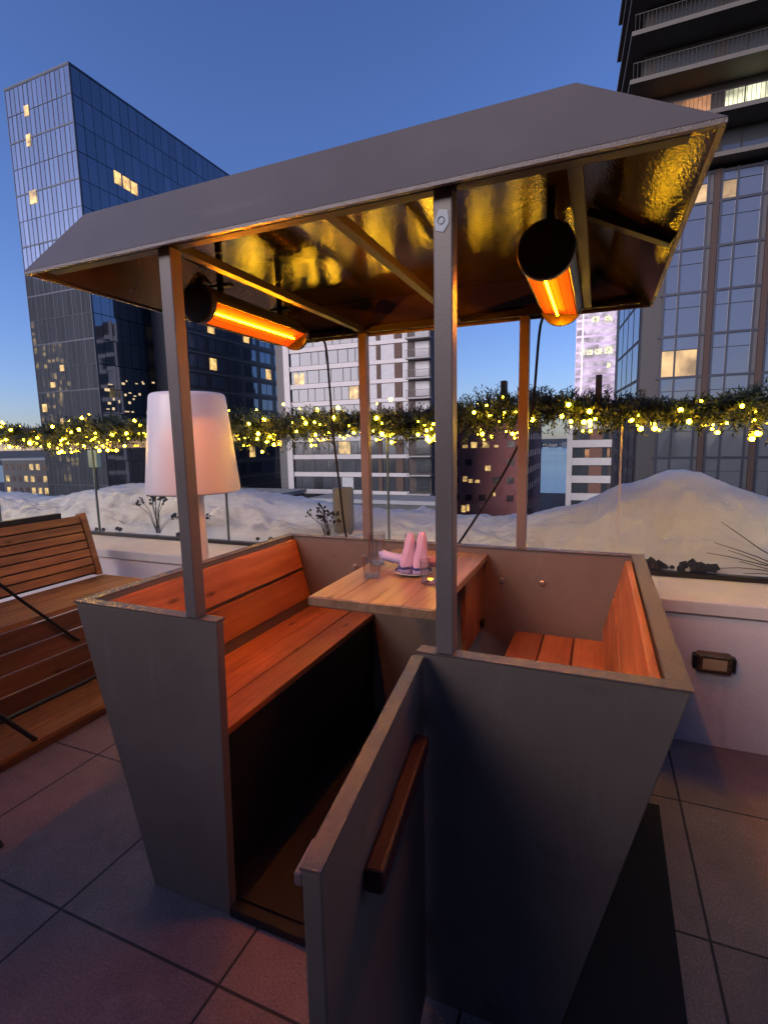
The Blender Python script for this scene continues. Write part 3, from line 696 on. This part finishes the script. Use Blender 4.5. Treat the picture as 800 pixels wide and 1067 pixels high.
# ------------------------------------------------------------------ the city
GZ = -30
struct(MB().add([(-6000, 8.2, GZ), (6000, 8.2, GZ), (6000, 9000, GZ), (-6000, 9000, GZ), (-6000, -6000, GZ), (6000, -6000, GZ)], [(0, 1, 2, 3), (4, 5, 1, 0)]).obj('ground', mat('city_ground', (.035, .035, .04), .9, 0, .4, .02)), label='dark city ground far below the terrace', cat='ground')
wat = mat('river_water', (.06, .09, .13), .18, 0, .2, .01, .2, .3, .05, .6)
struct(MB().add([(-900, 300, GZ + .3), (1200, 300, GZ + .3), (1500, 1700, GZ + .3), (-1400, 1700, GZ + .3)], [(0, 1, 2, 3)]).obj('water', wat), label='blue grey river beyond the buildings', cat='water')

def windows(parent, name, rects, axis, plane, m, cap=100, depth=.06):
    """rects (a0,a1,z0,z1) on a plane; axis 'y' = plane y const facing -Y, 'x' = plane x const facing +X. First `cap` are own parts."""
    rest = MB(); first = {}
    for i, (a0, a1, za, zb) in enumerate(rects):
        w, h = round(a1 - a0, 3), round(zb - za, 3)
        def geo(mb, ca, cz):
            t = rnd.uniform(-.012, .012); u = rnd.uniform(-.012, .012)
            if axis == 'y': mb.add([(ca - w / 2, -depth + plane * 0 + t, cz - h / 2), (ca + w / 2, -depth - t + u, cz - h / 2), (ca + w / 2, -depth - t, cz + h / 2), (ca - w / 2, -depth + t + u, cz + h / 2), (ca - w / 2, -.001, cz - h / 2), (ca + w / 2, -.001, cz - h / 2), (ca + w / 2, -.001, cz + h / 2), (ca - w / 2, -.001, cz + h / 2)],
                                   [(0, 1, 2, 3), (0, 4, 5, 1), (1, 5, 6, 2), (2, 6, 7, 3), (3, 7, 4, 0)])
            else: mb.add([(depth + t, ca - w / 2, cz - h / 2), (depth - t + u, ca + w / 2, cz - h / 2), (depth - t, ca + w / 2, cz + h / 2), (depth + t + u, ca - w / 2, cz + h / 2), (.001, ca - w / 2, cz - h / 2), (.001, ca + w / 2, cz - h / 2), (.001, ca + w / 2, cz + h / 2), (.001, ca - w / 2, cz + h / 2)],
                         [(0, 1, 2, 3), (0, 4, 5, 1), (1, 5, 6, 2), (2, 6, 7, 3), (3, 7, 4, 0)])
        ca, cz = (a0 + a1) / 2, (za + zb) / 2
        if i < cap:
            mb = MB(); geo(mb, 0, 0); o = mb.obj(name, m)
            o.location = (ca, plane, cz) if axis == 'y' else (plane, ca, cz); put(o, parent)
        else:
            geo(rest, ca, cz)
    if rest.v:
        o = rest.obj(name, m); o.location = (0, plane, 0) if axis == 'y' else (plane, 0, 0); put(o, parent); o['kind'] = 'stuff'

# --- glass tower at left
TL = thing('glass_tower', 'tall dark blue glass office tower with a sheer flat top', 'tower', (-67, 80, GZ))
tx0, tx1, ty0, ty1, tz = -73.65, -61.4, 49.2, 110, 48.5
MB().box(tx0 + .3, tx1 - .3, ty0 + .3, ty1, GZ, tz).obj('core', mat('tower_core', (.02, .022, .03), .5), TL)
FG = facade_glass('tower_glass_front', (.32, .36, .42), .04, .85, .10)  # front coloured paler than the side for the brighter sky it mirrors
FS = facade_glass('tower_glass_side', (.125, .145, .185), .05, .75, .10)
def curtain(plane, a0, a1, n, axis, m, flip, jit):
    mb = MB(); fh = 3.27; z = tz
    while z > GZ + 1:
        for k in range(n):
            aa, ab = a0 + (a1 - a0) * k / n + .03, a0 + (a1 - a0) * (k + 1) / n - .03
            p = [plane + flip * rnd.uniform(0, jit) for _ in range(3)]; p.append(p[0] + p[2] - p[1])
            c = [(aa, z - fh + .05), (ab, z - fh + .05), (ab, z - .05), (aa, z - .05)]
            if axis == 'y': mb.add([(c[i][0], p[i], c[i][1]) for i in range(4)], [(0, 1, 2, 3)])
            else: mb.add([(p[i], c[i][0], c[i][1]) for i in range(4)], [(0, 1, 2, 3)])
        z -= fh
    return mb
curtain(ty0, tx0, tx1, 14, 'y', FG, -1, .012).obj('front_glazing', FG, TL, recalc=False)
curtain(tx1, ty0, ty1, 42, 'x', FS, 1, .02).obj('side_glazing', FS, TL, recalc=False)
mb = MB(); z = tz
k = 0
while z > GZ + 1:
    t = .09 if k % 2 == 0 else .025
    mb.box(tx0, tx1 + .06, ty0 - .06, ty0 + .28, z - t, z + t); mb.box(tx1 - .28, tx1 + .03, ty0 + .282, ty1, z - t * .25, z + t * .25); z -= 3.27; k += 1
for k in range(15):
    xx = tx0 + (tx1 - tx0) * k / 14; w = .05 if k % 2 == 0 else .025; mb.box(xx - w, xx + w, ty0 - .05, ty0 + .25, GZ, tz)
mb.obj('mullion_grid', mat('mullion_dark', (.045, .055, .08), .4, .4), TL)
MB().box(tx0 - .05, tx1 + .09, ty0 - .09, ty1, tz + .02, tz + .22).obj('roof_coping', MATS['mullion_dark'], TL)
rt = []
for (a, z) in ((54.6, 37.1), (56.0, 37.0), (57.3, 36.9)): rt.append((a, a + 1.1, z, z + 1.6))
for z in (18.6, 15.3, 12.0, 8.8): rt.append((59.6, 61.3, z - 1.1, z + 1.1))
windows(TL, 'lit_window', rt, 'x', tx1 + .03, WARM)
rt = [(-70.2, -69.4, 44.6, 45.8), (-70.4, -69.6, 41.0, 42.4), (-70.9, -69.6, 34.0, 35.6), (-73, -72.1, 6.6, 7.7), (-68.5, -67.8, 12.0, 12.8), (-70.8, -69.9, 9.9, 10.6), (-69.5, -69, 4.8, 5.6)]
windows(TL, 'lit_window', rt, 'y', ty0 - .03, WARM)
rt = []
for k in range(70):
    a = rnd.uniform(50, 62); z = rnd.choice([6.2, 7.6, 8.9, 10.3]) + rnd.uniform(-.5, .5); w = rnd.uniform(.12, .8)
    rt.append((a, a + w, z, z + rnd.uniform(.1, .4)))
for k in range(0): pass
windows(TL, 'lit_window', rt[:36], 'x', tx1 + .03, CITYL, 48)  # small glowing marks imitating city lights reflected in the side glass

# blocks across the street to the left, mirrored in the tower's glass
for (xa, xb, ya, yb, zt) in ((-151, -144, -22, 6, 47), (-143, -137, -25, 2, 33), (-136, -131, -14, 10, 44), (-130, -119, -14, 10, 30), (-172, -153, -30, 2, 37)):
    t = thing('city_block', 'dark city block across the street, mirrored in the glass tower', 'building', ((xa + xb) / 2, (ya + yb) / 2, GZ), 'blocks mirrored in the tower')
    MB().box(xa, xb, ya, yb, GZ, zt).obj('wall', MATS['tower_core'], t)
    q = MB()
    for k in range(46):
        xx = rnd.uniform(xa + 1, xb - 2); z = rnd.uniform(-10, zt - 3); q.box(xx, xx + rnd.uniform(.6, 1.6), yb + .01, yb + .05, z, z + rnd.uniform(.6, 1.3))
    o = q.obj('lit_window', WARM, t); o['kind'] = 'stuff'

# --- dark mid block in front of the tower
DB = thing('dark_block', 'dark blue mid rise block with wide windows beside the glass tower', 'building', (-60, 75, GZ))
bx = -55.0
MB().box(-60.5, bx, 58.2, 90, GZ, 24).obj('wall', mat('dark_cladding', (.03, .035, .05), .4, .2, .2, 1), DB)
rt = []; lit = []; dm = []
for r_ in range(9):
    z = 20.2 - r_ * 2.75
    for k in range(7):
        y = 59.4 + k * 4.3
        for (o_, w_) in ((0, 1.5), (1.65, 1.5)):
            rc = (y + o_, y + o_ + w_, z - 1.75, z)
            q = rnd.random()
            (lit if q < .07 else rt).append(rc)
windows(DB, 'window', rt, 'x', bx, facade_glass('block_glass', (.10, .13, .19), .06, .5, .4), 90)
windows(DB, 'lit_window', lit, 'x', bx, WARM)
mb = MB()
for r_ in range(10): mb.box(bx + .001, bx + .1, 58.2, 90, 20.5 - r_ * 2.75, 20.8 - r_ * 2.75)
mb.obj('floor_band', mat('band_grey', (.08, .09, .11), .5), DB)

# --- white banded apartment building
WB = thing('apartment_building', 'mid rise apartment building with white horizontal bands and balconies behind the booth', 'building', (-32, 72, GZ))
MB().box(-44, -20.9, 68, 73, GZ, 23.2).obj('wall', mat('apartment_brick', (.075, .06, .06), .8, 0, .2, .8), WB)
MB().box(-46.6, -44.002, 69, 86, GZ, 23.2).obj('grey_wing', mat('wing_grey', (.12, .12, .13), .7), WB)
bnd = mat('white_band', (.5, .48, .5), .7, 0, .06, 1); mb = MB()
lev = [15.25 + 2.66 * 2 - 2.66 * k for k in range(13)]
for z in lev: mb.box(-44, -31.2, 67.75, 67.999, z - .34, z + .34)
mb.box(-44.3, -43.3, 67.6, 67.749, GZ, 23.2)
mb.obj('white_band', bnd, WB)
rt = []; lit = []; lt2 = []
for i, z in enumerate(lev[:-1]):
    xx = -43.1
    while xx < -31.6:
        w = rnd.choice([1.1, 1.5, 1.9]); rc = (xx, min(xx + w, -31.4), z - 2.25, z - .42)
        q = rnd.random(); (lit if q < .05 else lt2 if q < .12 else rt).append(rc); xx += w + .12
lit.append((-42.6, -40.9, 10.3, 11.9))
AG = facade_glass('apartment_glass', (.05, .058, .075), .12, .25, .5, .4)
windows(WB, 'window', rt, 'y', 68, AG, 60)
windows(WB, 'lit_window', lit, 'y', 67.99, WARM)
windows(WB, 'curtained_window', lt2, 'y', 67.99, mat('net_curtain', (.4, .42, .46), .6, 0, .15, 2))
mb = MB(); rt = []; dk = []
for i, z in enumerate(lev[:-1]):
    mb.box(-31.19, -24.1, 67.7, 67.999, z - .26, z + .26)
    up_ = z > 6
    for (a, b) in ((-30.9, -28.95), (-28.25, -26.2), (-25.0, -24.2)): (rt if up_ else dk).append((a, b, z - 2.35, z - .3))
    (rt if up_ else dk).append((-23.1, -21.1, z - 2.3, z - .35))
mb.obj('white_band', bnd, WB)
BRG = facade_glass('bright_glass', (.8, .82, .86), .12, .6, .08)
windows(WB, 'window', rt, 'y', 67.98, mat('white_blind', (.4, .41, .45), .5, 0, .12, 2, spec=.3), 40)  # pale pane colour imitates bright sky mirrored on the upper floors
windows(WB, 'window', dk, 'y', 67.98, AG, 0)
pier = MB()
for a, b in ((-28.9, -28.3), (-26.15, -25.05)): pier.box(a, b, 67.8, 67.97, GZ, 23.2)
pier.obj('brick_pier', mat('brown_pier', (.09, .055, .045), .8, 0, .2, 3), WB)
for i, z in enumerate(lev[:-1]):
    b = MB(); b.box(-24.1, -20.6, 66.5, 67.69, z - 2.66 - .1, z - 2.66 + .1); b = b.obj('balcony', mat('slab_grey', (.3, .29, .3), .7) if 'slab_grey' not in MATS else MATS['slab_grey'], WB)
    rl_ = MB(); rl_.box(-24.1, -20.6, 66.5, 66.56, z - 1.6, z - 1.53)
    for k in range(12): rl_.box(-24.05 + k * .3, -24.01 + k * .3, 66.51, 66.55, z - 2.559, z - 1.601)
    rl_.obj('railing', BLACK, b)

# --- brown brick building
BB = thing('brick_building', 'plain dark brown brick building with a few lit windows behind the snow', 'building', (-20, 95, GZ))
MB().box(-32, -11.1, 88, 118, GZ, 4.6).obj('wall', mat('brown_brick', (.33, .125, .12), .85, 0, .12, .6), BB)
MB().box(-32.1, -11.0, 87.9, 118.1, 4.601, 4.95).obj('roof_coping', mat('coping_brown', (.05, .03, .03), .7), BB)
lit = [(-21.4, -20.5, 0.0, .5), (-19.9, -18.9, .0, 1.0), (-17.9, -16.8, 0.0, 1.0), (-15.9, -15.2, 0, .4), (-17.4, -16.5, -4.0, -3.1), (-21.3, -20.6, -5.9, -5), (-20.3, -19.6, -6.1, -5.5), (-19.2, -18.4, -6.1, -5.6), (-16, -15.6, -8.4, -7.8), (-21.6, -20.9, -11.4, -10.2), (-20.7, -20.2, -11.2, -10)]
windows(BB, 'lit_window', lit, 'y', 88, WARM)
rt = [(xx, xx + 1.2, z, z + 1.1) for z in (0, -3.1, -6.2, -9.3) for xx in [-30.5 + 2.4 * k for k in range(8)] if not any(abs(xx - l[0]) < 1.6 and abs(z - l[2]) < 1.6 for l in lit)]
windows(BB, 'window', rt, 'y', 88, mat('dark_pane', (.05, .03, .035), .25), 40)
rt = [(91 + 3.6 * k, 92.2 + 3.6 * k, z, z + 1.2) for z in (1.2, -1.9, -5, -8.1) for k in range(7)]
windows(BB, 'window', rt, 'x', -11.1, MATS['dark_pane'], 40)

# --- white banded residential building at right
RB = thing('residential_block', 'narrow block with white bands and brown panels between the river and right tower', 'building', (-1, 97, GZ))
MB().box(-4.36, 9, 94, 108, GZ, 6.2).obj('wall', mat('dark_plaster', (.06, .05, .05), .8), RB)
mb = MB()
for k in range(8):
    z = 3.4 - 3.05 * k + 3.05
    mb.box(-4.4, 9, 93.6, 93.99, z - .62, z + .62)
mb.box(-4.4, -3.5, 93.55, 93.599, GZ, 6.2); mb.obj('white_band', bnd, RB)
rt = []; lit = []; br = []
for k in range(8):
    z = 6.45 - 3.05 * k - .62
    rt += [(-3.3, -1.9, z - 1.75, z - .05), (-1.8, -.9, z - 1.75, z - .05), (1.3, 2.2, z - 1.75, z - .05), (5, 7, z - 1.75, z - .05)]; br += [(-.8, 1.2, z - 1.78, z - .02)]
windows(RB, 'window', rt, 'y', 94, AG, 40)
windows(RB, 'brown_panel', br, 'y', 94, mat('brown_panel', (.16, .075, .06), .7))
windows(RB, 'lit_window', [(1.25, 2.3, 4.1, 5.85), (-1.5, -.8, -2.2, -.6), (2.0, 2.4, -2, -.4)], 'y', 93.9, WARMD)

# --- pink lit tower far away
PT = thing('pink_tower', 'pale pink lit glass tower far off beyond the right side of the railing', 'tower', (0, 260, GZ))
MB().box(-10.4, 22, 249, 275, GZ, 66).obj('wall', mat('pink_glass_wall', (.45, .36, .5), .2, .3, .1, .05), PT)
PK = emit('pink_lit_floor', (.9, .72, .98), .6, .25)
rt = [(-10.2, 21.5, 62.5 - 3.4 * k, 64.9 - 3.4 * k) for k in range(24)]
windows(PT, 'lit_floor', rt, 'y', 249, PK)
mb = MB(); mb.box(-8.0, -7.3, 248.5, 248.88, GZ, 66); mb.obj('light_strip', emit('strip_light', (1, .85, 1), 1.1), PT)
windows(PT, 'lit_window', [(-4.3, -1.2, 50.6, 53), (1.0, 4.0, 50.4, 52.8), (-8.5, -6.5, 37, 39.6), (-5.8, -3.3, 37, 39.4), (-2.6, .6, 37, 39.4), (1.4, 4.8, 37, 40), (2.5, 4.2, 31, 33)], 'y', 248.8, COOLW)

# --- right tower
RT = thing('residential_tower', 'dark residential tower with window grid below and deep balcony slabs above', 'tower', (9, 46, GZ))
fy = 39.64; ztop = 18.2
body = [(3.2, fy), (18, fy), (18, 62), (2.05, 62), (2.05, 50.3)]
TW = mat('tower_charcoal', (.035, .033, .038), .6, 0, .12, 2)
MB().prism_xy(body, GZ, ztop).obj('lower_wall', TW, RT)
MB().prism_xy([(2.6, 40.6), (18, 40.6), (18, 61), (2.0, 61), (1.9, 50.3)], ztop + .001, 62).obj('upper_wall', mat('tower_upper', (.022, .019, .018), .7, 0, .12, 2), RT)
RG = facade_glass('residential_glass', (.185, .20, .235), .05, .62, .22)
rows = [18.05 - .0] + [16.317 - 2.72 * k for k in range(16)]
rt = []; lit = []; grid = MB(); pn = MB(); wp = MB()
bay = 2.95
def litcell(x, z): return (4.2 < x < 6.5 and 5.2 < z < 8) or (4.2 < x < 6.4 and z > 16.4) or (7 < x < 8.1 and z > 16.4) or (10 < x < 11 and 10.9 < z < 13.6)
for b_ in range(5):
    x0_ = 4.42 + b_ * bay * 1.0
    cells = [(x0_ + .08, x0_ + .80), (x0_ + .88, x0_ + 2.16)]
    for i in range(len(rows) - 1):
        za, zb = rows[i + 1] + .08, rows[i] - .08
        for (a, b) in cells:
            zt = za + (zb - za) * .66
            if litcell((a + b) / 2, (za + zb) / 2): lit.append((a, b, za, zt)); rt.append((a, b, zt + .05, zb))
            else: rt += [(a, b, za, zt), (a, b, zt + .05, zb)]
    pn.box(x0_ + 2.52, x0_ + 2.86, fy - .16, fy - .001, GZ, ztop)
    wp.box(x0_ + 2.22, x0_ + 2.5, fy - .07, fy - .001, GZ, ztop)
    for xx in (x0_, x0_ + .84, x0_ + 2.19): grid.box(xx - .06, xx + .06, fy - .14, fy - .002, GZ, ztop)
for z in rows: grid.box(4.2, 18, fy - .138, fy - .003, z - .075, z + .075)
rt.sort(key=lambda r: (r[0] > 11.5, -r[2]))
windows(RT, 'window', rt, 'y', fy, RG, 92)
windows(RT, 'lit_window', lit, 'y', fy, emit('warm_room', (1, .62, .27), .85, .5))
grid.obj('mullion_grid', mat('mullion_navy', (.018, .022, .04), .45, .2), RT)
pn.obj('brick_pier', mat('tower_brick', (.045, .026, .023), .8, 0, .15, 4), RT)
wp.obj('grey_pier', mat('tower_grey_panel', (.05, .05, .06), .6), RT)
# chamfered side glazing
d_ = Vector((2.05 - 3.2, 50.3 - fy, 0)); nrm = Vector((-d_.y, d_.x, 0)).normalized()
sd = MB(); gr = MB()
for k in range(4):
    for i in range(len(rows) - 1):
        u0, u1 = .08 + k * .23, .08 + k * .23 + .2; za, zb = rows[i + 1] + .12, rows[i] - .12
        p0, p1 = Vector((3.2, fy, 0)) + d_ * u0 + nrm * .05, Vector((3.2, fy, 0)) + d_ * u1 + nrm * .05
        sd.add([(p0.x, p0.y, za), (p1.x, p1.y, za), (p1.x, p1.y, zb), (p0.x, p0.y, zb)], [(0, 1, 2, 3)])
sd.obj('side_glazing', RG, RT)
# balconies
slabm = mat('slab_edge', (.085, .078, .072), .7, 0, .1, 2)
levels = [18.55, 21.05, 23.85, 26.6] + [29.3 + 2.7 * k for k in range(12)]
for i, z in enumerate(levels):
    s_ = MB().prism_xy([(1.75, 38.3), (18, 38.3), (18, 40.59), (2.62, 40.59), (1.75, 49.5), (1.0, 49.5)], z - .13, z + .13).obj('balcony_slab', slabm, RT)
    if i:
        r_ = MB(); r_.box(1.9, 18, 38.34, 38.38, z + 1.02, z + 1.07)
        for k in range(70): r_.box(1.92 + k * .23, 1.945 + k * .23, 38.35, 38.37, z + .132, z + 1.018)
        r_.obj('railing', BLACK, s_)
rt = []; lit = []; lt2 = []
for i, z in enumerate(levels[:-1]):
    for (a, b) in ((3.3, 4.4), (4.5, 6.6), (7.4, 8.4), (8.5, 10.2), (11.2, 12.2), (12.4, 14)):
        rc = (a, b, z + .25, z + 2.2)
        if i == 1 and 7.3 < a < 10: lit.append(rc)
        elif i == 1 and a < 7: lt2.append(rc)
        else: rt.append(rc)
windows(RT, 'balcony_door', rt, 'y', 40.6, facade_glass('door_glass', (.09, .10, .12), .07, .5, .5), 60)
windows(RT, 'lit_window', lit, 'y', 40.58, COOLW)
windows(RT, 'lit_window', lt2, 'y', 40.58, WARMD)

# --- low city blocks, far shore
def low_block(x0, x1, y0, y1, z1, label, nl, col, cat='building'):
    t = thing('low_building', label, cat, ((x0 + x1) / 2, (y0 + y1) / 2, GZ), 'low city buildings below the railing')
    MB().box(x0, x1, y0, y1, GZ, z1).obj('wall', col, t)
    MB().box(x0 - .2, x1 + .2, y0 - .2, y1 + .2, z1 + .001, z1 + .5).obj('snowy_roof', mat('roof_snow', (.3, .31, .34), .8) if 'roof_snow' not in MATS else MATS['roof_snow'], t)
    rr = []; ll = []; z = z1 - 1
    while z > max(z1 - 14, GZ + 2):
        xx = x0 + 1
        while xx < x1 - 2.2:
            (ll if rnd.random() < nl else rr).append((xx, xx + 1.4, z - 1.6, z)); xx += 2.6
        z -= 3.2
    windows(t, 'window', rr, 'y', y0, MATS['dark_pane'], 40); windows(t, 'lit_window', ll, 'y', y0, WARM, 50)
c1 = mat('low_grey', (.09, .09, .1), .8, 0, .2, .3); c2 = mat('low_brown', (.1, .06, .05), .8, 0, .2, .3)
low_block(-152, -128, 90, 110, -1.8, 'low grey building with a lit row of windows at the far left', .5, c1)
low_block(-126, -108, 96, 120, -5.5, 'low brown building below the glass tower at left', .2, c2)
low_block(-106, -80, 80, 100, -4.0, 'low grey building at the foot of the glass tower', .22, c1)
low_block(-54, -38, 54, 62, -5.6, 'low brown snow topped building in front of the dark block', .12, c2)
low_block(-36, -17, 60, 66, -6.6, 'low grey snow topped building at the foot of the white banded apartments', .12, c1)
low_block(-10, 3, 60, 70, -13, 'low grey building deep below the right snow mound', .2, c1)
fs_ = thing('far_shore', 'thin dark strip of far shore with lights across the river', 'shore', (-100, 1720, GZ))
mb = MB()
for k in range(60):
    x = -1500 + k * 45 + rnd.uniform(-10, 10); w = rnd.uniform(15, 45); mb.box(x, x + w, 1705, 1745, GZ, GZ + rnd.uniform(6, 20) + (rnd.random() < .12) * 25)
mb.obj('skyline', mat('shore_dark', (.09, .11, .15), .9), fs_)
mb = MB()
for k in range(170):
    x = rnd.uniform(-700, 300); z = GZ + rnd.uniform(2, 9); s_ = rnd.uniform(.8, 2.2); mb.box(x, x + s_, 1700, 1701, z, z + s_)
o = mb.obj('shore_light', CITYL, fs_); o['kind'] = 'stuff'
